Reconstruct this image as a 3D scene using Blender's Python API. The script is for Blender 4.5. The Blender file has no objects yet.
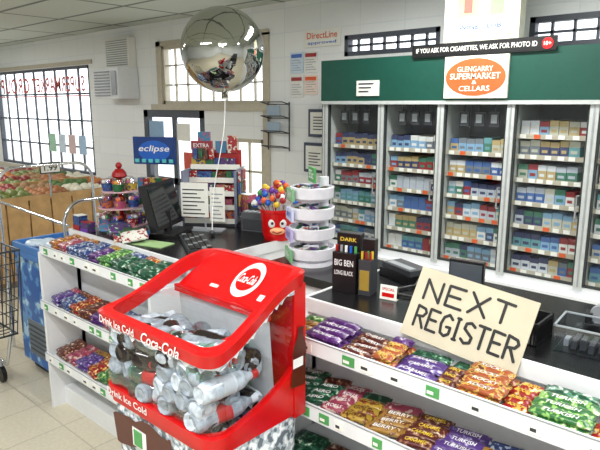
import bpy, math, random
from mathutils import Matrix, Vector, Euler
random.seed(7)
R=random.random
def U(a,b): return a+(b-a)*random.random()
sc=bpy.context.scene
try:
    sc.view_settings.view_transform='Standard'
except Exception: pass
# ---------------- materials ----------------
_m={}
def lin(c):
    return tuple(((x/12.92) if x<=.04045 else ((x+.055)/1.055)**2.4) for x in c)
def mat(name,col,rough=.5,metal=0,var=.06,scale=30,emit=0,bump=0):
    if name in _m: return _m[name]
    m=bpy.data.materials.new(name);m.use_nodes=True
    nt=m.node_tree;b=nt.nodes['Principled BSDF']
    c=lin(col)
    tc=nt.nodes.new('ShaderNodeTexCoord');nz=nt.nodes.new('ShaderNodeTexNoise')
    nz.inputs['Scale'].default_value=scale;nz.inputs['Detail'].default_value=3
    nt.links.new(tc.outputs['Object'],nz.inputs['Vector'])
    rp=nt.nodes.new('ShaderNodeValToRGB')
    rp.color_ramp.elements[0].position=.3;rp.color_ramp.elements[1].position=.7
    rp.color_ramp.elements[0].color=(*[max(0,x*(1-var)) for x in c],1)
    rp.color_ramp.elements[1].color=(*[min(1,x*(1+var)) for x in c],1)
    nt.links.new(nz.outputs['Fac'],rp.inputs['Fac']);nt.links.new(rp.outputs['Color'],b.inputs['Base Color'])
    b.inputs['Roughness'].default_value=rough;b.inputs['Metallic'].default_value=metal
    if emit:
        b.inputs['Emission Color'].default_value=(*c,1);b.inputs['Emission Strength'].default_value=emit
    if bump:
        bp=nt.nodes.new('ShaderNodeBump');bp.inputs['Strength'].default_value=bump;bp.inputs['Distance'].default_value=.01
        nt.links.new(nz.outputs['Fac'],bp.inputs['Height']);nt.links.new(bp.outputs['Normal'],b.inputs['Normal'])
    _m[name]=m;return m
def pack(name,c1,c2,scale=40,th=.55,rough=.3,c3=None,stretch=(1,1,1)):
    if name in _m: return _m[name]
    m=bpy.data.materials.new(name);m.use_nodes=True
    nt=m.node_tree;b=nt.nodes['Principled BSDF']
    tc=nt.nodes.new('ShaderNodeTexCoord');mp=nt.nodes.new('ShaderNodeMapping');nz=nt.nodes.new('ShaderNodeTexNoise')
    mp.inputs['Scale'].default_value=stretch
    nz.inputs['Scale'].default_value=scale;nz.inputs['Detail'].default_value=1.5
    nt.links.new(tc.outputs['Object'],mp.inputs['Vector']);nt.links.new(mp.outputs['Vector'],nz.inputs['Vector'])
    rp=nt.nodes.new('ShaderNodeValToRGB');rp.color_ramp.interpolation='LINEAR'
    e=rp.color_ramp.elements
    e[0].position=th-.01;e[0].color=(*lin(c1),1);e[1].position=th+.01;e[1].color=(*lin(c2),1)
    if c3:
        x=e.new(th+.09);x.color=(*lin(c2),1);x=e.new(th+.11);x.color=(*lin(c3),1)
    nt.links.new(nz.outputs['Fac'],rp.inputs['Fac']);nt.links.new(rp.outputs['Color'],b.inputs['Base Color'])
    b.inputs['Roughness'].default_value=rough
    _m[name]=m;return m
def clear(name,tint=(1,1,1),fac=.05,rough=.05,edge=.6):
    if name in _m: return _m[name]
    m=bpy.data.materials.new(name);m.use_nodes=True
    nt=m.node_tree
    for n in list(nt.nodes): nt.nodes.remove(n)
    o=nt.nodes.new('ShaderNodeOutputMaterial');mx=nt.nodes.new('ShaderNodeMixShader')
    t=nt.nodes.new('ShaderNodeBsdfTransparent');g=nt.nodes.new('ShaderNodeBsdfGlossy')
    t.inputs['Color'].default_value=(*tint,1);g.inputs['Roughness'].default_value=rough
    fr=nt.nodes.new('ShaderNodeLayerWeight');fr.inputs['Blend'].default_value=.5
    pw=nt.nodes.new('ShaderNodeMath');pw.operation='POWER';pw.inputs[1].default_value=4
    ad=nt.nodes.new('ShaderNodeMath');ad.operation='MULTIPLY_ADD';ad.inputs[1].default_value=edge;ad.inputs[2].default_value=fac
    ad.use_clamp=True
    nt.links.new(fr.outputs['Facing'],pw.inputs[0]);nt.links.new(pw.outputs[0],ad.inputs[0]);nt.links.new(ad.outputs[0],mx.inputs['Fac'])
    nt.links.new(t.outputs[0],mx.inputs[1]);nt.links.new(g.outputs[0],mx.inputs[2]);nt.links.new(mx.outputs[0],o.inputs['Surface'])
    _m[name]=m;return m
white=mat('white_laminate',(.88,.89,.90),.4,var=.02)
wallm=mat('painted_wall',(.90,.92,.94),.7,var=.02,scale=3)
black=mat('black_plastic',(.05,.05,.06),.4)
ctop=mat('black_counter_top',(.06,.06,.07),.25,var=.3,scale=200)
red=mat('cooler_red',(.76,.05,.06),.22,var=.04)
dred=mat('dark_red',(.6,.05,.06),.4)
grey=mat('grey_metal',(.62,.64,.66),.4,metal=.3)
dgrey=mat('dark_grey',(.2,.21,.23),.5)
chrome=mat('chrome',(.85,.86,.88),.15,metal=1)
green=mat('dark_green_board',(.03,.27,.22),.45)
paper=mat('paper_white',(.92,.92,.89),.7,var=.02)
cream=mat('cream_card',(.78,.75,.66),.7,var=.08,scale=8)
signcream=mat('sign_cream_print',(.93,.92,.86),.6)
ink=mat('marker_ink',(.03,.03,.03),.5)
orange=mat('orange_red_print',(.85,.36,.16),.5)
blue=mat('blue_print',(.08,.35,.72),.35)
tan=mat('tan_frame',(.74,.71,.64),.6)
wood=mat('light_wood',(.75,.6,.4),.6,var=.15,scale=12)
yellow=mat('yellow_print',(.85,.7,.15),.4)
tgreen=mat('tag_green',(.3,.6,.33),.5)
purple=mat('purple_print',(.4,.2,.6),.4)
glass=clear('window_glass',(.97,.98,1),.03,.02,.25)
cglass=clear('cabinet_glass',(.93,.95,.95),.04,.02,.4)
plastic=clear('clear_plastic',(.93,.95,.97),.06,.06,.5)
PAL=[(.60,.12,.13),(.17,.24,.48),(.72,.60,.24),(.32,.17,.42),(.12,.38,.23),(.82,.82,.79),(.68,.36,.16),(.28,.16,.11),(.22,.44,.58),(.66,.3,.42)]
packs=[pack('wrap_%d'%i,PAL[i],PAL[(i*3+5)%10],60,.57,.3,PAL[(i+2)%10]) for i in range(10)]
# ---------------- mesh builder ----------------
_tc={}
def textmesh(s,shear=0):
    k=(s,shear)
    if k in _tc: return _tc[k]
    cu=bpy.data.curves.new('t','FONT');cu.body=s;cu.shear=shear;cu.resolution_u=3;cu.offset=.012
    ob=bpy.data.objects.new('t',cu);sc.collection.objects.link(ob)
    bpy.context.view_layer.update()
    dg=bpy.context.evaluated_depsgraph_get();me=ob.evaluated_get(dg).to_mesh()
    vs=[tuple(v.co) for v in me.vertices];fs=[tuple(p.vertices) for p in me.polygons]
    ob.evaluated_get(dg).to_mesh_clear()
    bpy.data.objects.remove(ob);bpy.data.curves.remove(cu)
    x0=min(v[0] for v in vs);x1=max(v[0] for v in vs);y0=min(v[1] for v in vs);y1=max(v[1] for v in vs)
    vs=[((v[0]-x0)/(x1-x0)-.5,(v[1]-y0)/(y1-y0)-.5) for v in vs]
    _tc[k]=(vs,fs);return _tc[k]
FRONT=Matrix.Rotation(math.radians(90),4,'X')
SIDE=Matrix.Rotation(math.radians(90),4,'Z')@FRONT
class MB:
    def __init__(s): s.v=[];s.f=[];s.mi=[];s.sm=[];s.mats=[];s.M=Matrix.Identity(4);s.warp=None
    def add(s,vs,fs,m,smooth=False,M=None):
        o=len(s.v);X=s.M@M if M is not None else s.M
        nv=[tuple(X@Vector(v)) for v in vs]
        if s.warp: nv=[s.warp(q) for q in nv]
        s.v+=nv
        if m not in s.mats: s.mats.append(m)
        k=s.mats.index(m)
        for f in fs: s.f.append(tuple(i+o for i in f));s.mi.append(k);s.sm.append(smooth)
    def box(s,x0,x1,y0,y1,z0,z1,m,M=None):
        vs=[(x,y,z) for z in(z0,z1) for y in(y0,y1) for x in(x0,x1)]
        s.add(vs,[(0,2,3,1),(4,5,7,6),(0,1,5,4),(2,6,7,3),(0,4,6,2),(1,3,7,5)],m,False,M)
    def cyl(s,p0,p1,r0,r1,m,n=16,smooth=True,caps=True):
        p0=Vector(p0);p1=Vector(p1);d=(p1-p0).normalized()
        a=d.orthogonal().normalized();b=d.cross(a);vs=[];fs=[]
        for i in range(n):
            t=2*math.pi*i/n;e=a*math.cos(t)+b*math.sin(t);vs+=[p0+e*r0,p1+e*r1]
        for i in range(n): j=(i+1)%n;fs.append((2*i,2*j,2*j+1,2*i+1))
        s.add(vs,fs,m,smooth)
        if caps:
            s.add(vs,[tuple(2*i for i in range(n))[::-1],tuple(2*i+1 for i in range(n))],m)
    def tube(s,pts,r,m,n=8,closed=False):
        k=len(pts)
        for i in range(k if closed else k-1):
            s.cyl(pts[i],pts[(i+1)%k],r,r,m,n)
            s.sph(pts[i],r*1.0,m,n,4)
    def sph(s,c,r,m,n=16,k=10,sc_=(1,1,1),M=None):
        vs=[(c[0],c[1],c[2]+r*sc_[2])];fs=[]
        for j in range(1,k):
            ph=math.pi*j/k
            for i in range(n):
                t=2*math.pi*i/n;vs.append((c[0]+r*sc_[0]*math.sin(ph)*math.cos(t),c[1]+r*sc_[1]*math.sin(ph)*math.sin(t),c[2]+r*sc_[2]*math.cos(ph)))
        vs.append((c[0],c[1],c[2]-r*sc_[2]))
        for i in range(n):
            fs.append((0,1+i,1+(i+1)%n));fs.append((len(vs)-1,1+(k-2)*n+(i+1)%n,1+(k-2)*n+i))
            for j in range(k-2): fs.append((1+j*n+i,1+(j+1)*n+i,1+(j+1)*n+(i+1)%n,1+j*n+(i+1)%n))
        s.add(vs,fs,m,True,M)
    def lathe(s,prof,m,M,n=12,mats=None):
        vs=[];k=len(prof)
        for r,z in prof:
            for i in range(n): t=2*math.pi*i/n;vs.append((r*math.cos(t),r*math.sin(t),z))
        for j in range(k-1):
            fs=[(j*n+i,j*n+(i+1)%n,(j+1)*n+(i+1)%n,(j+1)*n+i) for i in range(n)]
            ring=vs[j*n:(j+2)*n]
            s.add(ring,[tuple(q-j*n for q in f) for f in fs],(mats[j] if mats else m),True,M)
    def text(s,t,c,w,h,m,rot=FRONT,shear=0):
        vs,fs=textmesh(t,shear)
        if w<0: fs=[f[::-1] for f in fs]
        s.add([(v[0]*w,v[1]*h,0) for v in vs],fs,m,False,Matrix.Translation(c)@rot)
    def bar(s,M,L,W,H,m,m2=None,n=10):
        st=[(-.5,1,.04),(-.47,1,.1),(-.43,.92,.3),(-.38,.96,.9),(-.1,.94,1),(.1,.94,1),(.38,.96,.9),(.43,.92,.3),(.47,1,.1),(.5,1,.04)]
        vs=[];fs=[]
        for x,w,h in st:
            for i in range(n):
                t=2*math.pi*(i+.5)/n;c=math.cos(t);q=math.sin(t)
                e=.55
                vs.append((x*L,W/2*w*math.copysign(abs(c)**e,c),H/2*h*math.copysign(abs(q)**e,q)))
        for j in range(len(st)-1):
            for i in range(n): fs.append((j*n+i,(j+1)*n+i,(j+1)*n+(i+1)%n,j*n+(i+1)%n))
        fs.append(tuple(range(n)));fs.append(tuple(range((len(st)-1)*n,len(st)*n))[::-1])
        s.add(vs,fs,m,True,M)
    def build(s,name,bevel=0):
        me=bpy.data.meshes.new(name);me.from_pydata(s.v,[],s.f)
        for m in s.mats: me.materials.append(m)
        me.polygons.foreach_set('material_index',s.mi);me.polygons.foreach_set('use_smooth',s.sm)
        me.update();o=bpy.data.objects.new(name,me);sc.collection.objects.link(o)
        if bevel:
            b=o.modifiers.new('b','BEVEL');b.width=bevel;b.segments=2;b.limit_method='ANGLE';b.angle_limit=math.radians(50)
        return o
def T(x,y,z,rx=0,ry=0,rz=0):
    return Matrix.Translation((x,y,z))@Euler((math.radians(rx),math.radians(ry),math.radians(rz))).to_matrix().to_4x4()
# ---------------- room ----------------
XL,XR,YF,YB,ZC=-11.0,3.0,-3.0,3.8,2.45
def brickmat(name,c,line,w,h,mortar,rough,swap=None):
    m=bpy.data.materials.new(name);m.use_nodes=True;nt=m.node_tree;b=nt.nodes['Principled BSDF']
    tc=nt.nodes.new('ShaderNodeTexCoord');br=nt.nodes.new('ShaderNodeTexBrick');br.offset=0
    br.inputs['Scale'].default_value=1;br.inputs['Brick Width'].default_value=w;br.inputs['Row Height'].default_value=h
    br.inputs['Mortar Size'].default_value=mortar
    br.inputs['Color1'].default_value=(*lin(c),1);br.inputs['Color2'].default_value=(*[x*.95 for x in lin(c)],1);br.inputs['Mortar'].default_value=(*lin(line),1)
    if swap:
        mp=nt.nodes.new('ShaderNodeMapping');mp.inputs['Rotation'].default_value=swap
        nt.links.new(tc.outputs['Object'],mp.inputs['Vector']);nt.links.new(mp.outputs['Vector'],br.inputs['Vector'])
    else: nt.links.new(tc.outputs['Object'],br.inputs['Vector'])
    nz=nt.nodes.new('ShaderNodeTexNoise');nz.inputs['Scale'].default_value=60;nz.inputs['Detail'].default_value=4
    nt.links.new(tc.outputs['Object'],nz.inputs['Vector'])
    mx=nt.nodes.new('ShaderNodeMix');mx.data_type='RGBA';mx.blend_type='OVERLAY';mx.inputs[0].default_value=.2
    nt.links.new(br.outputs['Color'],mx.inputs[6]);nt.links.new(nz.outputs['Fac'],mx.inputs[7]);nt.links.new(mx.outputs[2],b.inputs['Base Color'])
    b.inputs['Roughness'].default_value=rough;return m
fm=brickmat('vinyl_floor_tiles',(.80,.77,.69),(.70,.67,.60),.3,.3,.004,.3)
cm=brickmat('ceiling_tiles',(.78,.81,.78),(.45,.48,.47),1.2,.6,.022,.8)
bw=brickmat('painted_block_wall',(.93,.94,.94),(.88,.90,.91),.4,.2,.005,.7,(math.radians(-90),0,0))
b=MB();b.box(XL,XR,YF,YB+.2,-.1,0,fm);b.build('floor')
b=MB();b.box(XL,XR,YF,YB+.2,ZC,ZC+.1,cm);b.build('ceiling')
ops=[(-9.85,-6.95,.7,2.08),(-5.40,-3.80,1.60,2.20),(-5.80,-4.72,.0,1.54),(-4.31,-3.87,.35,1.28),(-2.95,-2.11,1.97,2.13),(-1.49,-.3,1.94,2.13)]
xs=sorted(set([XL,XR]+[o[0] for o in ops]+[o[1] for o in ops]));zs=sorted(set([0,ZC]+[o[2] for o in ops]+[o[3] for o in ops]))
b=MB()
for i in range(len(xs)-1):
    for j in range(len(zs)-1):
        cx=(xs[i]+xs[i+1])/2;cz=(zs[j]+zs[j+1])/2
        if any(o[0]<cx<o[1] and o[2]<cz<o[3] for o in ops): continue
        b.box(xs[i],xs[i+1],YB,YB+.12,zs[j],zs[j+1],bw)
b.build('wall_back')
b=MB();b.box(XL-.1,XL,YF,YB+.15,0,ZC,wallm);b.build('wall_left')
b=MB();b.box(XR,XR+.1,YF,YB+.15,0,ZC,wallm);b.build('wall_right')
b=MB();b.box(XL,XR,YF-.1,YF,0,ZC,wallm);b.build('wall_front')
dframe=mat('dark_window_frame',(.30,.32,.36),.5)
def window(name,o,nx,nz,fr,fm_,extra=None,t=.035):
    b=MB();x0,x1,z0,z1=o;y0,y1=YB+.0,YB+.06
    b.box(x0,x1,y0,y1,z0,z0+t,fm_);b.box(x0,x1,y0,y1,z1-t,z1,fm_);b.box(x0,x0+t,y0,y1,z0,z1,fm_);b.box(x1-t,x1,y0,y1,z0,z1,fm_)
    ym=(y0+y1)/2
    for i in range(1,nx): x=x0+(x1-x0)*i/nx;b.box(x-fr/2,x+fr/2,ym-.012,ym+.012,z0,z1,fm_)
    for i in range(1,nz): z=z0+(z1-z0)*i/nz;b.box(x0,x1,ym-.012,ym+.012,z-fr/2,z+fr/2,fm_)
    b.add([(x0,ym,z0),(x1,ym,z0),(x1,ym,z1),(x0,ym,z1)],[(0,1,2,3)],glass)
    if extra: extra(b)
    return b.build(name)
redtint=mat('window_lettering',(.78,.36,.32),.6)
def lett(b):
    b.text('GROUP',(-9.2,YB+.015,1.86),-1.0,.22,redtint);b.text('SUPERMARKET',(-7.85,YB+.015,1.86),-1.5,.2,redtint)
    b.box(-9.8,-7,YB+.01,YB+.02,1.70,1.715,redtint)
    for i in range(4): b.box(-8.2+i*.28,-8.02+i*.28,YB+.01,YB+.02,.95,1.2,mat('poster_green%d'%i,[(.6,.75,.65),(.75,.8,.85),(.8,.7,.7),(.65,.75,.85)][i],.6))
window('window_1',ops[0],9,4,.022,dframe,lett)
window('window_2',ops[1],8,3,.015,tan)
window('window_3',ops[3],2,3,.02,tan)
window('window_4',ops[4],7,2,.015,dframe)
window('window_5',ops[5],9,2,.015,dframe)
def dx(b):
    b.box(-5.72,-5.45,YB+.01,YB+.022,1.2,1.42,mat('notice_blue',(.55,.68,.8),.6));b.box(-5.20,-4.98,YB+.01,YB+.022,1.22,1.4,paper)
    b.box(-5.1,-4.8,YB+.01,YB+.022,.85,1.1,mat('notice_red',(.8,.35,.3),.6))
    b.box(-5.8,-4.72,YB+.01,YB+.05,.0,.25,dframe);b.cyl((-4.86,YB-.04,.9),(-4.86,YB-.04,1.15),.012,.012,chrome,8)
    for z in (.92,1.13): b.cyl((-4.86,YB-.04,z),(-4.86,YB+.02,z),.008,.008,chrome,8)
window('door_1',ops[2],2,2,.07,dframe,dx,.08)
b=MB();b.box(-5.6,-3.7,YB-.03,YB,1.54,1.60,tan);b.box(-3.86,-3.78,YB-.02,YB,.3,2.22,tan);b.box(-5.48,-5.40,YB-.02,YB,1.6,2.25,tan);b.box(-5.48,-3.78,YB-.02,YB,2.20,2.25,tan)
b.box(-10,-6.85,YB-.02,YB,2.09,2.14,tan);b.box(-10,-6.85,YB-.05,YB,.64,.69,tan);b.build('trim_1')
b=MB();b.box(XL,-5.85,YB-.012,YB,0,.1,tan);b.box(-4.65,XR,YB-.012,YB,0,.1,tan);b.build('baseboard_back')
b=MB();b.box(-25,15,YB+.2,25,-.15,-.05,mat('pavement',(.85,.84,.8),.9,scale=3));b.build('pavement')
# air conditioner
b=MB();b.box(-6.38,-5.86,3.54,3.795,1.66,2.0,white)
for i in range(9): b.box(-6.35,-6.03,3.525,3.54,1.69+i*.032,1.705+i*.032,grey)
b.box(-5.99,-5.89,3.525,3.54,1.70,1.96,grey);b.box(-6.36,-5.88,3.70,3.795,2.0,2.33,paper)
for i in range(12): b.box(-6.34,-5.9,3.69,3.70,2.03+i*.024,2.04+i*.024,grey)
b.build('air_conditioner',.006)
# wall notices
b=MB()
for (x0,x1,z0,z1,m) in [(-3.52,-3.38,1.86,2.03,'a'),(-3.36,-3.22,1.86,2.03,'b'),(-3.52,-3.38,1.66,1.84,'b'),(-3.36,-3.22,1.68,1.84,'c')]:
    b.box(x0,x1,3.788,3.797,z0,z1,mat('notice_tint_'+m,{'a':(.8,.87,.93),'b':(.9,.9,.88),'c':(.93,.85,.8)}[m],.6))
    b.box(x0+.01,x1-.01,3.785,3.788,z1-.045,z1-.015,{'a':blue,'b':dred,'c':orange}[m])
    for k in range(5): b.box(x0+.015,x1-.015-(k%3)*.02,3.785,3.788,z0+.02+k*.02,z0+.026+k*.02,grey)
b.build('notice_sheet')
b=MB();b.box(-3.36,-2.98,3.785,3.797,2.06,2.2,paper);b.text('DirectLine',(-3.17,3.783,2.15),.32,.05,orange);b.text('approved',(-3.17,3.783,2.09),.3,.03,blue);b.build('wall_sign')
for nm,(x0,x1,z0,z1) in (('picture_frame',(-3.30,-3.05,1.33,1.56)),('picture_frame.001',(-3.35,-3.1,1.03,1.28))):
    b=MB();b.box(x0,x1,3.77,3.797,z0,z1,mat('frame_blue_grey',(.25,.28,.36),.4));b.box(x0+.025,x1-.025,3.765,3.77,z0+.025,z1-.025,paper)
    for k in range(5): b.box(x0+.06,x1-.06-(k%2)*.03,3.762,3.765,z0+.06+k*.025,z0+.068+k*.025,dgrey)
    b.build(nm)
b=MB()
for x in(-3.78,-3.52): b.tube([(x,3.77,1.2),(x,3.77,1.62)],.006,dgrey,6)
for z in(1.22,1.35,1.48,1.6):
    b.tube([(-3.78,3.77,z),(-3.78,3.68,z+.02),(-3.52,3.68,z+.02),(-3.52,3.77,z)],.005,dgrey,6)
    b.tube([(-3.78,3.77,z),(-3.52,3.77,z)],.004,dgrey,6)
for z in (1.5,1.36): b.box(-3.74,-3.58,3.71,3.72,z,z+.09,mat('brochure%.1f'%z,(.6,.68,.75),.5))
b.tube([(-3.65,3.77,1.5),(-3.65,3.797,1.5)],.006,dgrey,6);b.build('wire_brochure_rack')
# ---------------- cigarette cabinet ----------------
cx=[-2.72,-2.24,-1.80,-1.36,-.92,-.48,-.04]
st=mat('cabinet_frame_metal',(.74,.76,.75),.4,metal=.1);inn=mat('cabinet_interior',(.46,.47,.49),.6)
gask=mat('door_gasket',(.18,.2,.2),.5)
b=MB();YC=3.3
b.box(cx[0],cx[-1],YC+.36,YC+.38,.6,1.62,inn)
b.box(cx[0],cx[-1],YC,YC+.38,.57,.62,white)
b.box(cx[0]-.02,cx[-1]+.02,YC-.05,YC+.4,.0,.57,white)
for i in range(6): b.box(cx[i]+.02,cx[i+1]-.02,YC-.062,YC-.05,.08,.52,white);b.box((cx[i]+cx[i+1])/2-.05,(cx[i]+cx[i+1])/2+.05,YC-.075,YC-.062,.47,.485,grey)
for x in cx:
    b.box(x-.022,x+.022,YC-.01,YC+.37,.6,1.62,st);b.box(x-.004,x+.004,YC-.013,YC-.01,.62,1.6,grey)
    b.box(x-.032,x-.022,YC-.004,YC+.02,.62,1.61,gask);b.box(x+.022,x+.032,YC-.004,YC+.02,.62,1.61,gask)
b.box(cx[0]-.03,cx[-1]+.02,YC-.02,YC+.4,1.61,1.90,green)
b.box(cx[0]-.03,cx[-1]+.02,YC-.024,YC-.02,1.60,1.622,st)
shz=[.64,.775,.91,1.045,1.18,1.315]
strip=mat('shelf_strip',(.70,.67,.6),.5)
for i in range(6):
    b.box(cx[i]+.03,cx[i+1]-.03,YC-.003,YC+.02,1.595,1.61,gask);b.box(cx[i]+.03,cx[i+1]-.03,YC-.003,YC+.02,.62,.632,gask)
    b.cyl((cx[i+1]-.045,YC-.02,1.0),(cx[i+1]-.045,YC-.02,1.12),.006,.006,chrome,6)
    for z in (1.0,1.12): b.cyl((cx[i+1]-.045,YC-.02,z),(cx[i+1]-.03,YC+.005,z),.005,.005,chrome,6)
    for z in shz+([1.43] if i>=3 else []):
        b.box(cx[i]+.022,cx[i+1]-.022,YC+.06,YC+.36,z-.012,z,white);b.box(cx[i]+.022,cx[i+1]-.022,YC+.05,YC+.06,z-.022,z+.004,strip)
        x=cx[i]+.04
        while x<cx[i+1]-.07:
            b.box(x,x+.035,YC+.047,YC+.05,z-.02,z+.003,paper if R()<.8 else orange);x+=U(.045,.09)
    if i<3:
        for k in range(3):
            x=cx[i]+.10+k*.095;b.box(x,x+.06,YC+.05,YC+.06,1.47,1.555,dgrey);b.box(x+.012,x+.048,YC+.045,YC+.05,1.49,1.54,grey)
            b.box(x+.025,x+.03,YC+.055,YC+.06,1.555,1.6,dgrey)
    b.add([(cx[i]+.022,YC+.01,.62),(cx[i+1]-.022,YC+.01,.62),(cx[i+1]-.022,YC+.01,1.61),(cx[i]+.022,YC+.01,1.61)],[(0,1,2,3)],cglass)
b.build('cigarette_cabinet')
cigm=[mat('cig_%d'%i,c,.4) for i,c in enumerate([(.78,.8,.82),(.68,.71,.75),(.25,.38,.6),(.56,.18,.2),(.25,.45,.37),(.68,.6,.42),(.22,.25,.38),(.48,.63,.75),(.42,.45,.48),(.7,.7,.64),(.38,.58,.6),(.82,.82,.81)])]
b=MB()
for i in range(6):
    for z in shz+([1.43] if i>=3 else []):
        x=cx[i]+.035;cur=random.choice(cigm);cb=random.choice(cigm)
        while x<cx[i+1]-.08:
            if R()<.45: cur=random.choice(cigm);cb=random.choice(cigm)
            w=U(.045,.056);h=U(.075,.088)
            b.box(x,x+w,YC+.075,YC+.30,z,z+h*.62,cur);b.box(x,x+w,YC+.075,YC+.30,z+h*.62,z+h,cb)
            b.box(x+.01,x+w-.01,YC+.0735,YC+.075,z+h*.2,z+h*.4,cb);x+=w+.003
b.build('cigarette_packs')
b=MB();b.box(-1.77,-1.38,3.262,3.279,1.635,1.875,signcream)
n=32;cxx,czz=-1.575,1.755
b.add([(cxx+.185*math.cos(2*math.pi*i/n),3.2585,czz+.105*math.sin(2*math.pi*i/n)) for i in range(n)],[tuple(range(n))],orange)
b.text('GLENGARRY',(cxx,3.256,1.80),.22,.03,signcream);b.text('SUPERMARKET',(cxx,3.256,1.76),.31,.035,signcream);b.text('&',(cxx,3.256,1.725),.03,.022,signcream);b.text('CELLARS',(cxx,3.256,1.69),.19,.03,signcream)
b.build('oval_shop_sign')
b=MB();b.box(-2.43,-2.25,3.27,3.28,1.655,1.755,paper)
for k in range(3): b.box(-2.41,-2.29-.02*k,3.267,3.27,1.73-.025*k,1.738-.025*k,dgrey)
b.build('paper_notice')
b=MB();b.box(-2.0,-1.13,3.262,3.279,1.88,1.955,black);b.text('IF YOU ASK FOR CIGARETTES, WE ASK FOR PHOTO ID',(-1.6,3.26,1.917),.74,.032,paper)
b.cyl((-1.175,3.262,1.917),(-1.175,3.258,1.917),.03,.03,red,20);b.text('18+',(-1.175,3.256,1.917),.038,.02,paper);b.build('age_restriction_sign')
b=MB();b.box(-1.82,-1.36,3.32,3.40,1.90,2.32,mat('sign_case',(.80,.80,.72),.5));b.box(-1.79,-1.39,3.315,3.32,1.99,2.29,mat('promo_cream',(.93,.93,.85),.5))
b.text('WINE CLUB',(-1.59,3.312,2.04),.26,.025,blue);b.box(-1.73,-1.60,3.312,3.315,2.1,2.24,mat('promo_yellow',(.85,.78,.55),.5));b.box(-1.53,-1.45,3.312,3.315,2.1,2.2,mat('promo_green',(.55,.7,.5),.5));b.box(-1.69,-1.64,3.309,3.312,2.12,2.2,mat('promo_rose',(.75,.4,.35),.5));b.build('promo_light_box')
# ---------------- counters ----------------
def counter(name,x0,x1,shelves,YK):
    b=MB();YE=1.44
    b.box(x0,x1,YE,YK,.915,.95,ctop);b.box(x0,x1,YE-.012,YE,.905,.953,white)
    b.box(x0-.012,x0,YE-.012,YK,.905,.953,white);b.box(x1,x1+.012,YE-.012,YK,.905,.953,white)
    b.box(x0+.02,x1-.02,YE+.02,YK-.04,.08,.915,white);b.box(x0+.03,x1-.03,YE+.06,YK-.07,0,.08,dgrey)
    for z,yf in shelves:
        b.box(x0+.02,x1-.02,yf,YE+.02,z-.012,z,white);b.box(x0,x1,yf-.01,yf,z-.02,z+.028,white)
        b.box(x0,x1,yf-.012,yf-.010,z+.0265,z+.03,grey)
        x=x0+.05
        while x<x1-.08:
            w=U(.03,.05);mm=random.choice([tgreen,paper,paper,tgreen]);b.box(x,x+w,yf-.0125,yf-.01,z-.012,z+.017,mm)
            b.box(x+.004,x+w*.6,yf-.0135,yf-.0125,z-.005,z+.004,dgrey if mm is paper else paper);x+=w+U(.02,.12)
    for x in(x0,x1-.02):
        b.box(x,x+.02,1.25,YE+.03,0,.862,white);b.box(x,x+.02,YE,YK-.04,0,.915,white)
    b.box(x0+.02,x1-.02,1.32,YE+.02,0,.10,white)
    return b.build(name,.002)
counter('shop_counter',-1.26,1.3,[(.87,1.27),(.69,1.22),(.48,1.22),(.25,1.22)],2.02)
counter('shop_counter.001',-2.93,-1.93,[(.87,1.27),(.58,1.25),(.29,1.25)],2.22)
b=MB();b.box(-1.70,-1.275,1.62,2.02,.915,.95,ctop);b.box(-1.68,-1.275,1.65,1.98,0,.915,white);b.build('counter_return',.002)
# ---------------- candy bars ----------------
txw=mat('print_white',(.90,.90,.90),.5);txy=mat('print_yellow',(.88,.76,.25),.5);txb=mat('print_brown',(.3,.12,.06),.5)
W={k:pack('w_'+k,a,c,sc_,th,.3,c3) for k,a,c,sc_,th,c3 in [
 ('gold',(.60,.45,.2),(.38,.2,.12),70,.54,(.8,.7,.5)),('violet',(.28,.12,.38),(.45,.32,.55),60,.57,(.8,.76,.84)),
 ('choc',(.32,.13,.12),(.58,.4,.28),70,.55,(.8,.74,.66)),('pink',(.58,.24,.33),(.8,.7,.66),60,.58,None),
 ('purple',(.30,.2,.46),(.5,.45,.66),60,.57,(.82,.82,.86)),('orange',(.60,.30,.16),(.76,.62,.3),70,.53,(.36,.15,.1)),
 ('red',(.56,.12,.13),(.80,.64,.3),70,.56,(.85,.82,.76)),('green',(.18,.40,.2),(.5,.68,.35),65,.54,(.84,.86,.74)),('yellow',(.66,.54,.2),(.4,.24,.13),70,.54,(.62,.2,.15)),
 ('dgreen',(.08,.26,.18),(.3,.5,.4),60,.56,(.82,.86,.78)),('blue',(.18,.25,.45),(.7,.75,.82),70,.57,None)]}
def group(b,x,y0,z,L,Wd,H,key,txt,tm,rows=3,layers=1,tilt=10,yaw=0):
    alt=random.choice(list(W))
    for j in range(rows):
        for l in range(layers):
            odd=(j==rows-1 and R()<.5)
            M=T(x+U(-.006,.006),y0+j*Wd*.98+U(-.003,.003),z+H*.5+.008+l*H*.9+j*Wd*.12,tilt+U(-4,4),U(-2,2),yaw+U(-5,5))
            b.bar(M,L,Wd,H,W[alt if odd else key])
            if l==layers-1 and txt and not odd: b.text(txt,(0,0,0),L*.58,Wd*.36,tm,M@Matrix.Translation((0,0,H/2+.0012)),.25)
b=MB()
ups=[('gold','CRUNCH',txb,.10),('violet','VIOLET',txw,.14),('choc','CHERRY',txw,.12),('orange','PICNIC',txy,.07),('purple','CARAMEL',txw,.13),('choc','SNACK',txy,.06),('orange','ROCKY',txw,.12),('red','BOOST',txy,.07),('green','TURKISH',txw,.14),('red','BOOST',txy,.13),('yellow','HONEY',txb,.13),('blue','MILKY',txw,.17),('violet','DREAM',txw,.15)]
x=-1.235
for k,t,tm,L in ups:
    group(b,x+L/2,1.295,.87,L-.004,.033,.019,k,t,tm,4,1+(k in('violet','orange','green')));x+=L-.002
b.build('chocolate_bars')
b=MB()
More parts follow.
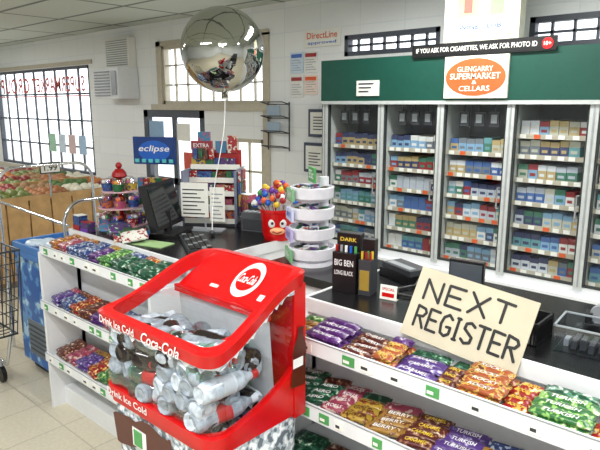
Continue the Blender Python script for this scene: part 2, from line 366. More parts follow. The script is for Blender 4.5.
lows=[('dgreen','PEPPERMINT',txw,.10,60),('dgreen','AERO',txw,.09,60),('pink','ROLLS',txw,.08,40),('yellow','GOLD',txb,.09,40),('gold','BERRY',txw,.11,55),('choc','CARAMEL',txy,.10,30),('purple','TURKISH',txw,.11,20),('gold','FUDGE',txb,.10,30),('violet','DREAM',txw,.11,0),('red','CHERRY',txw,.12,20),('yellow','NUTTY',txb,.12,0),('blue','MILKY',txw,.15,0),('green','MINT',txw,.14,0)]
x=-1.215
for k,t,tm,L,yw in lows:
    group(b,x+L/2,1.262,.69,L*1.05,.036,.020,k,t,tm,4,1,14,yw*.35);x+=L-.004
for z in(.48,.25):
    x=-1.21
    while x<.2:
        group(b,x+.07,1.262,z,.13,.04,.022,random.choice(list(W)),None,None,3,1,12);x+=.13
b.build('chocolate_bars.001')
b=MB()
for z,yf in((.87,1.30),(.58,1.28),(.29,1.28)):
    x=-2.89
    while x<-2.0:
        L=U(.09,.13);group(b,x+L/2,yf+.01,z,L,.036,.024,random.choice(list(W)),None,None,4,2,14,U(-10,10));x+=L-.01
b.build('chocolate_bars.002')
# ---------------- drinks cooler ----------------
X0,X1,Y0,Y1=-1.570,-1.055,.84,1.19
def cwarp(q):
    x,y,z=q;t=(y-Y0)/(Y1-Y0);return (x+.13*t*(X1-x)/(X1-X0),y,z)
def rpath(off=0,r=.05,n=6,seg=8):
    pts=[];x0,x1,y0,y1=X0-off,X1+off,Y0-off,Y1+off
    for (cx_,cy_,a0) in((x1-r,y0+r,-90),(x1-r,y1-r,0),(x0+r,y1-r,90),(x0+r,y0+r,180)):
        for i in range(n+1):
            a=math.radians(a0+90*i/n);pts.append((cx_+r*math.cos(a),cy_+r*math.sin(a)))
    out=[]
    for i in range(len(pts)):
        p=pts[i];q=pts[(i+1)%len(pts)];out.append(p)
        d=math.hypot(q[0]-p[0],q[1]-p[1])
        if d>.06:
            for k in range(1,seg): out.append((p[0]+(q[0]-p[0])*k/seg,p[1]+(q[1]-p[1])*k/seg))
    return out
def sm(t): t=max(0,min(1,t));return t*t*(3-2*t)
def ztop(y): return 1.002+.140*sm((y-Y0-.0)/(Y1-Y0-.02))
def zwin(y): return .760+.13*max(0,(y-Y0)/(Y1-Y0))**2
def band(b,o0,f0,o1,f1,m,smooth=True):
    p=rpath(o0);q=rpath(o1);n=len(p)
    vs=[(x,y,f0(y)) for x,y in p]+[(x,y,f1(y)) for x,y in q]
    b.add(vs,[(i,(i+1)%n,n+(i+1)%n,n+i) for i in range(n)],m,smooth)
def C(z): return lambda y:z
RB=.042
icew=pack('ice_graphic',(.42,.46,.50),(.72,.77,.81),45,.45,.25,(.93,.95,.97))
frost=pack('frost_wave',(.93,.95,.97),(.70,.76,.82),30,.52,.3,(.88,.92,.95))
b=MB();b.warp=cwarp
band(b,-.03,C(0.02),-.02,C(.12),black);band(b,-.02,C(.12),-.012,C(.46),red)
band(b,-.012,C(.46),-.006,C(.71),icew)
band(b,-.006,C(.71),.0,C(.71),red);band(b,.0,C(.71),.0,lambda y:zwin(y),red)
band(b,.006,lambda y:zwin(y)-.032,.006,zwin,red);band(b,.006,zwin,-.02,zwin,red)
band(b,-.004,zwin,-.0,lambda y:ztop(y)-RB,plastic)
# frosty torn-edge graphic under the rim
p=rpath(.004,.05,6,26);n=len(p);vs=[(x,y,ztop(y)-RB-.006-.016*abs(math.sin(i*1.7)*math.cos(i*.6))) for i,(x,y) in enumerate(p)]+[(x,y,ztop(y)-RB) for x,y in p]
b.add(vs,[(i,(i+1)%n,n+(i+1)%n,n+i) for i in range(n)],frost,True)
band(b,.012,lambda y:ztop(y)-RB,.016,lambda y:ztop(y)-.006,red);band(b,.012,lambda y:ztop(y)-RB,-.012,lambda y:ztop(y)-RB,red)
band(b,.016,lambda y:ztop(y)-.006,.008,ztop,red);band(b,.008,ztop,-.012,ztop,red);band(b,-.012,ztop,-.015,lambda y:ztop(y)-RB,red)
b.box(X0+.03,X1-.03,Y0+.03,Y1-.03,.02,.70,dgrey)
b.box(X0+.03,X1-.03,Y0+.02,Y1-.03,.70,.745,mat('bin_ice_white',(.8,.84,.88),.3,var=.1,scale=60))
b.box(X0+.01,X1+.004,Y1-.045,Y1+.002,.70,ztop(Y1-.07)-.03,red)
yA,yB,zA,zB=Y1-.130,Y1-.010,1.040,1.140
b.add([(X0+.012,yA,zA),(X1-.012,yA,zA),(X0+.012,yB,zB),(X1-.012,yB,zB)],[(0,1,3,2)],red)
b.add([(X0+.016,yA,zA),(X1-.016,yA,zA),(X1-.016,yA+.02,.76),(X0+.016,yA+.02,.76)],[(0,3,2,1)],mat('liner_grey',(.72,.74,.76),.3))
b.box(X0+.012,X1-.012,yA-.010,yA+.004,zA-.018,zA+.004,red)
sl=math.degrees(math.atan((zB-zA)/(yB-yA)))
Md=T(-1.255,(yA+yB)/2+.004,(zA+zB)/2+.003,sl)
n=28;b.add([(.064*math.cos(2*math.pi*i/n),.064*math.sin(2*math.pi*i/n),.003) for i in range(n)],[tuple(range(n))],txw,False,Md)
b.add([(.050*math.cos(2*math.pi*i/n),.042*math.sin(2*math.pi*i/n),.0045) for i in range(n)],[tuple(range(n))],red,False,Md)
b.text('Coca-Cola',(0,0,0),.085,.032,txw,Md@Matrix.Translation((0,0,.006)),.35)
b.box(.10,.15,-.055,-.035,.0,.003,txw,Md);b.box(-.15,-.11,-.055,-.045,.0,.003,txw,Md)
lid=clear('lid_clear',(.96,.97,.98),.06,.04,.6)
ny=8;vs=[]
for i in range(ny+1):
    t=i/ny;y=Y0+.012+(yA-.005-Y0-.012)*t;z=ztop(Y0)-.012+(zA-ztop(Y0)+.012)*t+.018*math.sin(math.pi*t)
    vs+=[(X0+.016,y,z),(X1-.016,y,z)]
b.add(vs,[(2*i,2*i+1,2*i+3,2*i+2) for i in range(ny)],lid,True)
yfr=Y0-.0172
b.text('Drink Ice Cold',(-1.45,yfr,.977),.18,.024,txw);b.text('Coca-Cola',(-1.24,yfr,.977),.17,.033,txw,FRONT,.4)
b.text('Drink Ice Cold',(-1.44,Y0-.0075,.743),.21,.022,txw)
b.text('Coca-Cola',(-1.33,Y0+.013,.33),.36,.12,txw,FRONT,.4)
def bot2d(b,M,s,m1):
    pr=[(.0,0),(.3,0),(.34,.05),(.32,.3),(.26,.42),(.33,.55),(.3,.68),(.14,.85),(.11,.95),(.14,.96),(.14,1.0),(0,1.0)]
    v=[(r*s*.5,z*s,0) for r,z in pr];v2=[(-r*s*.5,z*s,0) for r,z in pr[::-1]]
    b.add(v+v2,[tuple(range(len(v)*2))],m1,False,M)
brown=mat('cola_brown',(.30,.10,.05),.3)
bot2d(b,Matrix.Translation((-1.53,Y0+.0015,.62))@FRONT@Matrix.Rotation(math.radians(-80),4,'Z'),.30,brown)
b.box(-1.43,-1.36,Y0+.0,Y0+.001,.60,.66,txw);b.box(-1.42,-1.38,Y0-.002,Y0+.0,.605,.655,tgreen)
Ms=Matrix.Translation((X1+.0095,Y1-.035,.80))@SIDE@Matrix.Rotation(math.radians(-4),4,'Z')
bot2d(b,Ms,.18,brown);b.box(X1+.010,X1+.011,Y1-.056,Y1-.014,.86,.888,txw)
b.build('drinks_cooler')
clearb=clear('pet_bottle_clear',(.80,.85,.88),.20,.12,.8);cola=mat('cola_dark',(.10,.06,.06),.12);lemon=clear('pet_green',(.62,.80,.70),.18,.12,.7)
cap=mat('cap_red',(.7,.1,.1),.4);capw=mat('cap_white',(.78,.81,.84),.4);wat=mat('frosty_plastic',(.56,.60,.64),.12,var=.35,scale=50)
wat2=mat('frosty_plastic_light',(.72,.76,.80),.12,var=.3,scale=50)
prof=[(.001,.004),(.014,.004),(.022,.0),(.029,.006),(.031,.014),(.031,.06),(.029,.065),(.029,.1),(.031,.105),(.028,.135),(.014,.165),(.012,.175),(.014,.177),(.014,.195),(.001,.196)]
b=MB();b.warp=cwarp
def bottle(M,m):
    lab=random.choice([m,m,m,capw,m,cap]);cp=random.choice([cap,capw,m])
    p=[M@Vector((0,0,0)),M@Vector((0,0,.196))];dxx=0;dyy=0
    for q in p:
        if q.x<X0+.04: dxx=max(dxx,X0+.04-q.x)
        if q.x>X1-.04: dxx=min(dxx,X1-.04-q.x)
        if q.y<Y0+.02: dyy=max(dyy,Y0+.02-q.y)
        if q.y>Y1-.16: dyy=min(dyy,Y1-.16-q.y)
    b.lathe(prof,m,Matrix.Translation((dxx,dyy,0))@M,12,[m,m,m,m,m,lab,lab,lab,m,m,m,cp,cp,cp])
BM=[wat,wat,wat2,wat2,cola,lemon,clearb,wat]
for L_ in range(4):
    for i in range(9):
        x=X0+.045+i*.054+(L_%2)*.022+U(-.006,.006);z=.785+L_*.048
        if R()<.72: bottle(T(x,Y0+.022+U(0,.01),z,-90+U(-9,9),0,U(-14,14)),random.choice(BM))
        else: bottle(T(x,Y0+.035,z,90,0,U(65,115))@Matrix.Translation((0,0,-.1)),random.choice(BM))
for i in range(5):
    for k in range(3):
        bottle(T(X1-.035-.01*k,Y0+.04+i*.045,.80+.05*k,U(75,105),0,U(-100,-80))@Matrix.Translation((0,0,-.19)),random.choice(BM))
for i in range(26): bottle(T(U(X0+.05,X1-.05),Y0+.05+R()*.13,.93+U(-.01,.015),90+U(-12,12),0,U(-180,180))@Matrix.Translation((0,0,-.1)),random.choice(BM+[cola,cola]))
b.build('soft_drink_bottles')
# ---------------- next register sign ----------------
b=MB();O=Vector((-.868,1.405,.940));A=Vector((.348,.0,-.034));B=Vector((.020,.085,.188));N=A.cross(B).normalized()
nx=8
def SP(u,v,o=0): return O+A*u+B*v+N*(o+.006*math.sin(math.pi*u)*v)
for o,fl in((0,0),(-.004,1)):
    vs=[SP(i/nx,j/4,o) for j in range(5) for i in range(nx+1)]
    fs=[(j*(nx+1)+i,j*(nx+1)+i+1,(j+1)*(nx+1)+i+1,(j+1)*(nx+1)+i) for j in range(4) for i in range(nx)]
    b.add(vs,[f[::-1] for f in fs] if fl else fs,cream,True)
ed=[(i/nx,0) for i in range(nx+1)]+[(1,j/4) for j in range(1,5)]+[(i/nx,1) for i in range(nx-1,-1,-1)]+[(0,j/4) for j in range(3,0,-1)]
vs=[SP(u,v,0) for u,v in ed]+[SP(u,v,-.004) for u,v in ed];n=len(ed);b.add(vs,[(i,n+i,n+(i+1)%n,(i+1)%n) for i in range(n)],cream)
G={'N':[[(0,0),(0,1),(1,0),(1,1)]],'E':[[(1,1),(0,1),(0,0),(1,0)],[(0,.5),(.8,.52)]],'X':[[(0,0),(1,1)],[(0,1),(1,0)]],'T':[[(0,1),(1,1)],[(.5,1),(.5,0)]],
'R':[[(0,0),(0,1),(.8,.95),(1,.75),(.75,.55),(0,.5)],[(.4,.5),(1,0)]],'G':[[(1,.85),(.6,1),(.15,.85),(0,.5),(.15,.1),(.6,0),(1,.15),(1,.45),(.6,.45)]],'I':[[(.5,1),(.5,0)],[(.2,1),(.8,1)],[(.2,0),(.8,0)]],'S':[[(1,.85),(.6,1),(.15,.9),(.1,.65),(.5,.5),(.95,.35),(.9,.1),(.4,0),(0,.15)]]}
def stroke(word,u0,v0,w,h,gap,dv):
    u=u0
    for k,ch in enumerate(word):
        for pl in G[ch]:
            P=[SP(u+x*w*(.5 if ch=='I' else 1),v0+dv*k+y*h*U(.97,1.03),.0015) for x,y in pl]
            for i in range(len(P)-1):
                d=(P[i+1]-P[i]).normalized();s=N.cross(d)*.0042
                b.add([P[i]-s,P[i+1]-s,P[i+1]+s,P[i]+s],[(0,1,2,3)],ink)
            for q in P: b.add([q+(A.normalized()*math.cos(t*.785)+B.normalized()*math.sin(t*.785))*.0042 for t in range(8)],[tuple(range(8))],ink)
        u+=w*(.5 if ch=='I' else 1)+gap
stroke('NEXT',.10,.57,.14,.27,.06,.01);stroke('REGISTER',.09,.17,.085,.29,.032,.003)
b.build('next_register_sign')
# ---------------- counter items (right) ----------------
b=MB();b.M=T(-1.20,1.60,.95,0,0,12)@Matrix.Scale(.9,4)
b.box(-.06,.04,-.04,.04,0,.16,black);b.box(-.06,.04,.0,.04,.16,.23,black);b.text('BIG BEN',(-.01,-.041,.12),.08,.025,txw);b.text('LONG BLACK',(-.01,-.041,.08),.08,.018,txw);b.text('DARK',(-.01,-.001,.205),.07,.015,txy)
for i in range(5): b.cyl((-.05+i*.02,-.02,.16),(-.05+i*.02,-.02,.185),.006,.006,[dred,grey,txw,blue,tgreen][i],8)
b.box(.05,.10,-.035,.035,0,.14,dgrey);b.box(.05,.10,.0,.035,.14,.215,black);b.box(.055,.095,-.037,-.035,.02,.1,mat('label_gold',(.6,.5,.2),.4))
for i in range(6): b.cyl((.058+.017*(i%3),-.02+.02*(i//3),.12),(.058+.017*(i%3),-.02+.02*(i//3),.17),.005,.005,[yellow,dred,dred,dgrey,tgreen,txy][i],8)
b.build('lighter_display_box',.002)
b=MB();b.M=T(-1.04,1.60,.95,-8,0,10);b.box(-.03,.03,-.002,.002,.002,.05,paper);b.text('SPECIAL',(0,-.003,.037),.045,.010,red);b.box(-.022,.022,-.003,-.002,.010,.024,red);b.box(-.03,.03,0,.03,0,.003,paper);b.build('price_card')
b=MB();b.M=T(-1.14,1.86,.95,0,0,-20);b.box(-.09,.09,-.05,.06,0,.03,black);b.box(-.085,.085,-.04,.05,.03,.05,dgrey)
b.box(-.07,.07,-.03,.0,.05,.053,grey);b.tube([(.09,0,.02),(.13,-.05,.012),(.12,-.12,.008),(.17,-.16,.008),(.22,-.13,.008)],.005,black,6);b.build('card_terminal')
b=MB();b.M=T(-.86,1.80,.95,0,0,8)
b.box(-.07,.07,-.05,.05,0,.03,dgrey);b.box(-.06,.06,-.0,.02,.03,.13,black);b.box(-.055,.055,-.003,.0,.04,.12,mat('screen_grey',(.3,.33,.36),.2));b.build('customer_display',.003)
rim=mat('tub_rim',(.6,.63,.65),.3)
b=MB();b.M=T(-.40,1.62,.95,0,0,5)@Matrix.Scale(.85,4)
for a in((-.1,.1,-.075,-.072),(-.1,.1,.072,.075),(-.1,-.097,-.075,.075),(.097,.1,-.075,.075)): b.box(*a,0,.085,plastic)
b.box(-.1,.1,-.075,.075,0,.004,plastic)
b.box(-.103,.103,-.078,-.072,.083,.088,rim);b.box(-.103,.103,.072,.078,.083,.088,rim);b.box(-.103,-.097,-.078,.078,.083,.088,rim);b.box(.097,.103,-.078,.078,.083,.088,rim)
for i in range(6): b.box(-.08+i*.026,-.065+i*.026,U(-.05,-.02),U(.01,.05),.004,U(.02,.04),random.choice([dgrey,dgrey,grey,grey]))
b.build('plastic_tub')
b=MB();b.M=T(-.56,1.60,.95,0,0,0);b.box(-.04,.04,-.06,.06,0,.004,black)
for i in range(9): b.box(-.04+i*.009,-.037+i*.009,-.06,-.057,0,.06,black)
for i in range(13): b.box(-.04,-.037,-.06+i*.009,-.057+i*.009,0,.06,black);b.box(.037,.04,-.06+i*.009,-.057+i*.009,0,.06,black)
b.box(-.042,.042,-.062,-.055,.055,.065,black);b.box(-.042,.042,.055,.062,0,.065,black);b.box(-.042,-.036,-.06,.06,.055,.065,black);b.box(.036,.042,-.06,.06,.055,.065,black)
b.build('wire_desk_tray')
b=MB();b.M=T(-.42,1.80,.95,0,0,10);b.box(-.05,.05,-.03,.03,0,.02,black);b.box(-.05,-.03,-.02,.02,.02,.05,black);b.box(.03,.05,-.025,.025,.02,.035,black);b.cyl((-.01,-.012,.045),(-.01,.012,.045),.028,.028,grey,18);b.build('tape_dispenser',.002)
# ---------------- tiered sweet stand ----------------
b=MB();b.M=T(-1.545,1.79,.95,0,0,-35)
lav=mat('tray_white',(.88,.88,.91),.35)
b.cyl((0,.05,0),(0,.05,.36),.02,.02,lav,12);b.cyl((0,0,0),(0,0,.015),.09,.09,lav,24)
for i in range(4):
    z=.015+i*.083;r=.100-.003*i
    b.lathe([(.02,z+.0),(r*.72,z),(r*.95,z+.015),(r,z+.058),(r*.94,z+.060),(r*.9,z+.04),(.02,z+.035)],lav,Matrix.Identity(4),28)
    b.box(-.055,.055,-r-.004,-r+.006,z+.004,z+.052,mat('tray_label%d'%i,[(.45,.68,.48),(.72,.68,.86),(.78,.80,.93),(.5,.7,.52)][i],.4))
    b.text(['55c','FRUIT','MINTS','CHEWS'][i],(0,-r-.005,z+.029),.075,.022,[txw,purple,blue,txw][i])
    for k in range(7):
        a=k*math.pi/3.5;b.bar(T(r*.55*math.cos(a),r*.55*math.sin(a),z+.055,U(-20,20),U(-20,20),U(0,180)),.05,.022,.012,[packs[3],packs[4],packs[5],packs[8]][k%4],n=6)
b.box(-.05,.05,-.004,.004,.34,.40,tgreen);b.text('55c',(0,-.005,.372),.075,.035,txw);b.build('tiered_sweet_stand')
# lollipop bucket
b=MB();b.M=T(-1.965,2.02,.95,0,0,0)@Euler((0,0,math.radians(42))).to_matrix().to_4x4()@Matrix.Scale(1.05,4)
b.lathe([(.0,0),(.066,0),(.072,.02),(.082,.13),(.087,.132),(.087,.145),(.07,.145)],red,Matrix.Identity(4),28)
for sx in(-1,1):
    b.sph((sx*.025,-.072,.085),.017,txw,12,8,(1,.5,1.2));b.sph((sx*.023,-.081,.087),.007,black,8,6)
b.sph((0,-.073,.05),.035,mat('face_skin',(.95,.7,.5),.4),14,8,(1,.35,.5));b.tube([(-.02,-.087,.05),(0,-.089,.042),(.02,-.087,.05)],.003,dred,6)
lc=[dred,yellow,tgreen,orange,purple,txw,mat('pink',(.75,.42,.52),.3),blue,orange,dred]
for i in range(85):
    a=U(0,6.28);r=.112*math.sqrt(R());z=.165+.09*(1-(r/.112)**2)+U(-.01,.015)
    b.cyl((r*.4*math.cos(a),r*.4*math.sin(a),.1),(r*math.cos(a),r*math.sin(a),z),.002,.002,txw,5);b.sph((r*math.cos(a),r*math.sin(a),z),.0145,random.choice(lc),8,6)
b.build('lollipop_bucket')
# ---------------- left counter items ----------------
b=MB();b.M=T(-2.46,1.72,.95,0,0,118)
b.box(-.11,.11,-.09,.09,0,.02,black);b.cyl((0,.0,.02),(0,.0,.12),.022,.018,black,12)
Mx=T(0,0,.035,-14);b.box(-.15,.15,-.02,.018,.0,.235,black,Mx);b.box(-.138,.138,-.024,-.02,.018,.217,mat('monitor_screen',(.08,.1,.12),.15),Mx);b.box(-.1,.1,.018,.045,.03,.2,dgrey,Mx)
for i in range(8): b.box(-.08,.08,.045,.048,.05+i*.017,.057+i*.017,black,Mx)
b.build('computer_monitor',.004)
b=MB();b.M=T(-2.15,1.66,.95,0,0,-30);b.box(-.17,.17,-.06,.06,0,.018,dgrey)
for i in range(14):
    for j in range(4): b.box(-.16+i*.023,-.142+i*.023,-.05+j*.026,-.03+j*.026,.018,.025,black if (i+j)%5 else grey)
b.build('keyboard')
b=MB();b.M=T(-2.33,1.53,.95,0,0,15)
b.box(-.10,.10,-.05,.05,0,.004,mat('counter_mat_green',(.62,.75,.52),.5));b.build('counter_mat')
b=MB();b.M=T(-2.84,1.92,.95,0,0,28)
b.cyl((0,.01,0),(0,.01,.34),.012,.012,grey,10);b.cyl((0,.01,0),(0,.01,.012),.07,.07,grey,20)
b.box(-.13,.13,-.006,.006,.315,.47,mat('sign_navy',(.05,.2,.45),.3));b.text('eclipse',(0,-.008,.40),.19,.045,txw,FRONT,.2)
b.add([(.1*math.cos(t*.3927),-.0065,.39+.06*math.sin(t*.3927)) for t in range(16)],[tuple(range(16))],blue)
for i in range(6): b.box(-.12+i*.042,-.095+i*.042,-.009,-.006,.325,.345,mat('aqua',(.35,.75,.75),.4))
b.box(-.10,.10,-.05,.06,.15,.16,grey)
for k in range(5): b.box(-.095+k*.038,-.062+k*.038,-.04,.0,.16,.24,packs[(k*2+8)%10])
b.build('gum_advert_stand')
b=MB();b.M=T(-2.50,2.06,.95,0,0,35)
b.box(-.14,.14,.08,.1,0,.40,dred)
for s_ in(-.15,.14): b.box(s_,s_+.01,-.1,.1,0,.30,mat('rack_side',(.45,.48,.56),.4))
b.box(-.15,.15,-.1,.1,0,.015,dgrey)
for j in range(5):
    y=-.09+j*.035;z=.02+j*.07
    b.box(-.14,.14,y,.09,z-.006,z,grey);b.box(-.14,.14,y-.004,y,z-.006,z+.022,paper)
    x=-.137
    while x<.11:
        w=U(.028,.05);m=random.choice(packs);b.box(x,x+w,y+.004,y+.03,z,z+U(.05,.062),m);x+=w+.003
b.box(-.14,-.02,.065,.085,.40,.45,mat('rack_header',(.55,.15,.2),.35));b.box(.0,.06,.065,.085,.385,.45,packs[8]);b.box(.07,.12,.065,.085,.385,.48,packs[0]);b.box(-.10,-.03,.067,.083,.45,.50,packs[8])
b.text('EXTRA',(-.08,.063,.425),.09,.022,txw)
for k in range(4): b.box(-.12+k*.03,-.095+k*.03,.03,.06,.352,.41,packs[(k*3+1)%10])
# hanging gum strips on side hooks
for k in range(4):
    b.cyl((.15,-.06+k*.04,.31),(.17,-.06+k*.04,.31),.003,.003,grey,6)
    for q in range(4): b.box(.158,.168,-.075+k*.04,-.047+k*.04,.24-q*.065,.30-q*.065,packs[(k*3+q)%10])
b.build('gum_rack')
b=MB();b.M=T(-2.38,1.90,.95,0,0,30)
b.box(-.10,.10,-.03,.04,0,.008,grey);b.box(-.004,.004,.0,.006,0,.12,grey)
b.box(-.13,.02,-.004,.0,.07,.25,paper);b.box(.03,.11,-.004,.0,.05,.23,paper);b.box(-.01,.05,.0,.003,.1,.13,grey)
for k in range(7): b.box(-.12,0-(k%3)*.02,-.006,-.004,.085+k*.021,.091+k*.021,dgrey)
for k in range(7): b.box(.04,.10-(k%3)*.01,-.006,-.004,.065+k*.021,.071+k*.021,grey)
b.build('notice_holder')
b=MB();b.M=T(-2.17,2.12,.95,0,0,20);b.box(-.09,.09,-.08,.09,0,.1,mat('register_grey',(.3,.31,.33),.5));b.box(-.08,.08,-.085,-.08,.01,.07,dgrey);b.box(-.08,.08,-.02,.09,.1,.14,black);b.box(-.06,.06,-.03,-.02,.1,.13,dgrey)
for i in range(6):
    for j in range(3): b.box(-.08+i*.027,-.06+i*.027,-.075+j*.018,-.062+j*.018,.1,.106,grey)
b.build('cash_register',.003)
# revolving sweets stand
b=MB();b.M=T(-2.76,1.64,.95)
b.cyl((0,0,0),(0,0,.015),.11,.11,white,24);b.cyl((0,0,0),(0,0,.30),.012,.012,red,10)
jar=clear('jar',(.95,.95,.97),.12,.1)
for t_,(z,r,n) in enumerate([(.02,.115,8),(.115,.10,7),(.20,.075,5)]):
    b.cyl((0,0,z),(0,0,z+.006),r+.02,r+.02,mat('stand_pink',(.82,.66,.70),.4),24)
    for i in range(n):
        a=2*math.pi*i/n+t_*.3;c=(r*.85*math.cos(a),r*.85*math.sin(a))
        m=packs[(i*3+t_)%10];b.cyl((c[0],c[1],z+.006),(c[0],c[1],z+.045),.026,.034,m,10);b.cyl((c[0],c[1],z+.045),(c[0],c[1],z+.07),.034,.028,jar,10)
        for k in range(5): b.sph((c[0]+U(-.018,.018),c[1]+U(-.018,.018),z+.052),.012,random.choice(lc),8,5)
b.lathe([(.0,.32),(.02,.317),(.035,.30),(.04,.28),(.03,.27),(.0,.27)],dred,Matrix.Identity(4),20)
b.sph((0,0,.335),.017,dred,12,8);b.build('revolving_sweet_stand')
for i,(x,y,w,d,h) in enumerate([(-2.895,1.475,.06,.05,.075),(-2.81,1.470,.07,.045,.05),(-2.62,2.16,.09,.07,.12),(-2.76,2.12,.08,.07,.2),(-2.31,2.15,.06,.06,.17)]):
    b=MB();b.box(x-w/2,x+w/2,y-d/2,y+d/2,.95,.95+h,packs[(i*2+1)%10])
    b.box(x-w/2-.002,x+w/2+.002,y-d/2-.003,y-d/2,.95,.95+h*.35,[dred,purple,blue,tgreen,dred][i])
    b.box(x-w/2-.001,x+w/2+.001,y-d/2-.001,y+d/2+.001,.95+h,.953+h,[paper,dred,paper,blue,paper][i])
    b.build('sweet_carton' if i==0 else 'sweet_carton.%03d'%i,.001)
b=MB()
for i in range(12):
    M=T(-2.60+.018*i+U(-.01,.01),1.49+U(-.01,.03),.975+U(0,.03),U(15,30),U(-8,8),U(40,70));b.bar(M,.12,.08,.02,packs[[8,1,4,8,9,3,8,0,4,1,8,5][i]])
b.build('snack_bags')
# ---------------- balloon ----------------
foil=bpy.data.materials.new('foil_silver');foil.use_nodes=True;nt=foil.node_tree;p=nt.nodes['Principled BSDF'];p.inputs['Metallic'].default_value=1;p.inputs['Roughness'].default_value=.06;p.inputs['Base Color'].default_value=(.50,.50,.46,1)
nz=nt.nodes.new('ShaderNodeTexNoise');nz.inputs['Scale'].default_value=9;bp=nt.nodes.new('ShaderNodeBump');bp.inputs['Strength'].default_value=.25;bp.inputs['Distance'].default_value=.02
tc=nt.nodes.new('ShaderNodeTexCoord');nt.links.new(tc.outputs['Object'],nz.inputs['Vector']);nt.links.new(nz.outputs['Fac'],bp.inputs['Height']);nt.links.new(bp.outputs['Normal'],p.inputs['Normal'])
b=MB();c=(-2.44,2.1,1.880)
b.sph(c,.220,foil,48,32);b.cyl((c[0],c[1],c[2]-.213),(c[0]+.01,c[1],c[2]-.25),.01,.02,foil,10)
pts=[(c[0]+.01+.015*math.sin(k*.6)+.016*k,c[1]-.024*k,c[2]-.25-k*.061) for k in range(12)]
b.tube(pts,.0025,txw,5);b.sph((pts[-1][0],pts[-1][1],.965),.015,dgrey,8,6)
b.build('foil_balloon')
# ---------------- produce stand ----------------
b=MB();xa,xb,ya,yb=-7.2,-5.25,1.2,3.2
b.box(xa,xb,ya,yb,.0,.55,mat('stand_dark',(.5,.4,.28),.6))
for i in range(10):
    y=ya+(yb-ya)*i/10;b.box(xb,xb+.02,y+.005,y+.19,.05,.8,wood)
for i in range(10):
    x=xa+(xb-xa)*i/10;b.box(x+.005,x+.19,ya-.02,ya,.05,.8,wood)
b.box(xa,xb,ya,yb,.55,.7,wood);b.box(xa,xb,ya-.03,ya,.76,.8,wood);b.box(xb,xb+.03,ya-.03,yb,.76,.8,wood)
for k in(1,2): x=xa+(xb-xa)*k/3;b.box(x-.01,x+.01,ya,yb,.7,.84,wood)
b.build('produce_stand')
b=MB();pc=[mat('orange_fruit',(.7,.42,.16),.5),mat('apple_red',(.5,.16,.12),.4),mat('apple_green',(.42,.46,.22),.4),mat('potato',(.6,.47,.33),.7),mat('onion',(.62,.40,.22),.5),mat('lettuce',(.3,.42,.2),.6),mat('sack_white',(.82,.8,.72),.6)]
for gx in range(24):
    for gy in range(22):
        x=xa+.06+(xb-xa-.1)*gx/23+U(-.01,.01);y=ya+.05+(yb-ya-.1)*gy/21+U(-.01,.01)
        m=pc[(gx//4+gy//4*2)%7];b.sph((x,y,.74+U(0,.05)+.06*(1-gx/23)),.052,m,8,6)
b.build('fresh_produce')
# ---------------- blue ice chest ----------------
bg=pack('ice_blue_graphic',(.12,.38,.70),(.33,.58,.82),14,.5,.35,(.7,.84,.94))
b=MB();b.box(-3.56,-3.12,1.38,1.72,.06,.72,bg);b.box(-3.57,-3.11,1.37,1.73,.72,.76,mat('chest_rim_blue',(.25,.48,.75),.3))
for (a,c_,d,e) in((-3.57,-3.11,1.37,1.39),(-3.57,-3.11,1.71,1.73),(-3.57,-3.55,1.37,1.73),(-3.13,-3.11,1.37,1.73)): b.box(a,c_,d,e,.76,.80,_m['chest_rim_blue'])
b.box(-3.52,-3.16,1.42,1.68,0,.06,dgrey);b.box(-3.45,-3.2,1.375,1.38,.12,.34,mat('panel_grey',(.4,.45,.5),.4))
for i in range(6): b.box(-3.43,-3.22,1.370,1.375,.15+i*.03,.16+i*.03,dgrey)
for i in range(10): b.sph((U(-3.5,-3.18),U(1.44,1.66),.78),.05,mat('ice_bag',(.82,.88,.93),.3,var=.1),10,6,(1.2,1,.5))
b.build('ice_chest',.006)
# ---------------- shopping trolley ----------------
b=MB();wr=mat('trolley_wire',(.25,.27,.3),.3,metal=.6)
tx0,tx1,ty0,ty1=-4.0,-3.13,.83,1.24
zb,zt=.36,.84
def ring(z,i): return [(tx0+i,ty0+i*.5,z),(tx1-i,ty0+i*.5,z),(tx1-i,ty1-i*.5,z),(tx0+i,ty1-i*.5,z)]
for k in range(8):
    z=zb+k*(zt-zb)/7;i=.06*(1-k/7);b.tube(ring(z,i),.006 if k in(0,7) else .003,wr,5,True)
for k in range(16):
    t=k/15;x=tx0+(tx1-tx0)*t
    for y,o in((ty0,.03),(ty1,-.03)): b.cyl((x+(.5-t)*.12,y+o,zb),(x,y,zt),.003,.003,wr,5,True,False)
    b.cyl((tx0+.06+(tx1-tx0-.12)*t,ty0+.03,zb),(tx0+.06+(tx1-tx0-.12)*t,ty1-.03,zb),.003,.003,wr,5,True,False)
for k in range(9):
    t=k/8;y=ty0+(ty1-ty0)*t
    for x,o in((tx0,.06),(tx1,-.06)): b.cyl((x+o,y,zb),(x,y,zt),.003,.003,wr,5,True,False)
for y in(ty0+.05,ty1-.05):
    b.tube([(tx1-.1,y,zb),(tx1-.2,y,.14),(tx0+.1,y,.14),(tx0+.06,y,zb)],.01,chrome,8)
    b.tube([(tx0,y,zt),(tx0-.08,y,.98)],.01,chrome,8)
    for x in(tx1-.30,tx0+.13):
        b.cyl((x,y-.012,.05),(x,y+.012,.05),.05,.05,black,16);b.cyl((x,y,.05),(x,y,.14),.012,.012,grey,8)
b.cyl((tx0-.08,ty0,.98),(tx0-.08,ty1,.98),.016,.016,blue,10)
b.build('shopping_trolley')
b=MB()
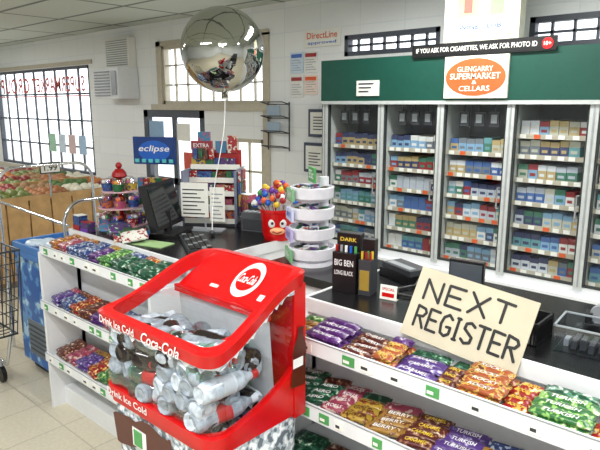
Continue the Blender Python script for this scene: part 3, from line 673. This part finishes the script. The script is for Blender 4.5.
def arch(x,y0,y1,h,r=.12):
    pts=[(x,y0,0),(x,y0,h-r)];
    for k in range(1,7): a=math.pi/2*k/6;pts.append((x,y0+r*(1-math.cos(a)),h-r+r*math.sin(a)))
    for k in range(0,7): a=math.pi/2*k/6;pts.append((x,y1-r*(1-math.sin(a)) ,h-r+r*math.cos(a)))
    pts.append((x,y1,0));return pts
b.tube(arch(-3.03,1.45,1.95,1.08),.010,chrome,10);b.tube(arch(-3.9,1.45,2.1,1.2),.010,chrome,10)
b.cyl((-3.9,1.47,.98),(-3.03,1.47,.95),.009,.009,chrome,8);b.build('chrome_queue_rail')
b=MB();b.cyl((-5.20,2.39,.79),(-5.20,2.39,1.07),.008,.008,grey,8);b.box(-5.19,-5.185,2.30,2.49,.99,1.09,dgrey);b.box(-5.185,-5.18,2.31,2.48,1.0,1.08,paper);b.text('1.99',(-5.178,2.395,1.04),.12,.05,ink,SIDE);b.box(-5.22,-5.195,2.385,2.395,.78,.80,grey);b.build('price_ticket')
# ---------------- ceiling lamps ----------------
tubem=mat('lamp_tube',(1,1,1),.5,emit=6)
def lamp(i,x,y,en):
    b=MB();b.box(x-.6,x+.6,y-.09,y+.09,ZC-.03,ZC-.001,white)
    for s_ in(-.04,.04): b.cyl((x-.57,y+s_,ZC-.05),(x+.57,y+s_,ZC-.05),.016,.016,tubem,10)
    for e in(-.58,.58): b.box(x+e-.015,x+e+.015,y-.07,y+.07,ZC-.07,ZC-.03,white)
    o=b.build('ceiling_lamp' if i==0 else 'ceiling_lamp.%03d'%i)
    l=bpy.data.lights.new('tube_light','AREA');l.shape='RECTANGLE';l.size=1.15;l.size_y=.15;l.energy=en;l.color=(1,.99,.97)
    lo=bpy.data.objects.new('tube_light_%d'%i,l);lo.location=(x,y,ZC-.08);sc.collection.objects.link(lo);lo.parent=o
for i,(x,y,e) in enumerate([(-.3,.2,50),(.6,2.3,36),(-1.6,2.75,34),(-2.2,-.3,46),(-6.0,1.0,48),(-8.5,2.0,34),(1.2,-1.5,40)]): lamp(i,x,y,e)
w=bpy.data.worlds.new('daylight');sc.world=w;w.use_nodes=True;bgd=w.node_tree.nodes['Background'];bgd.inputs[0].default_value=(.93,.97,1,1);bgd.inputs[1].default_value=2.8
cam=bpy.data.cameras.new('camera');co=bpy.data.objects.new('camera',cam);sc.collection.objects.link(co)
cam.sensor_width=36;cam.lens=583/600*36;co.location=(0,0,1.6);co.rotation_euler=(math.radians(90-11.7),0,math.radians(42));sc.camera=co
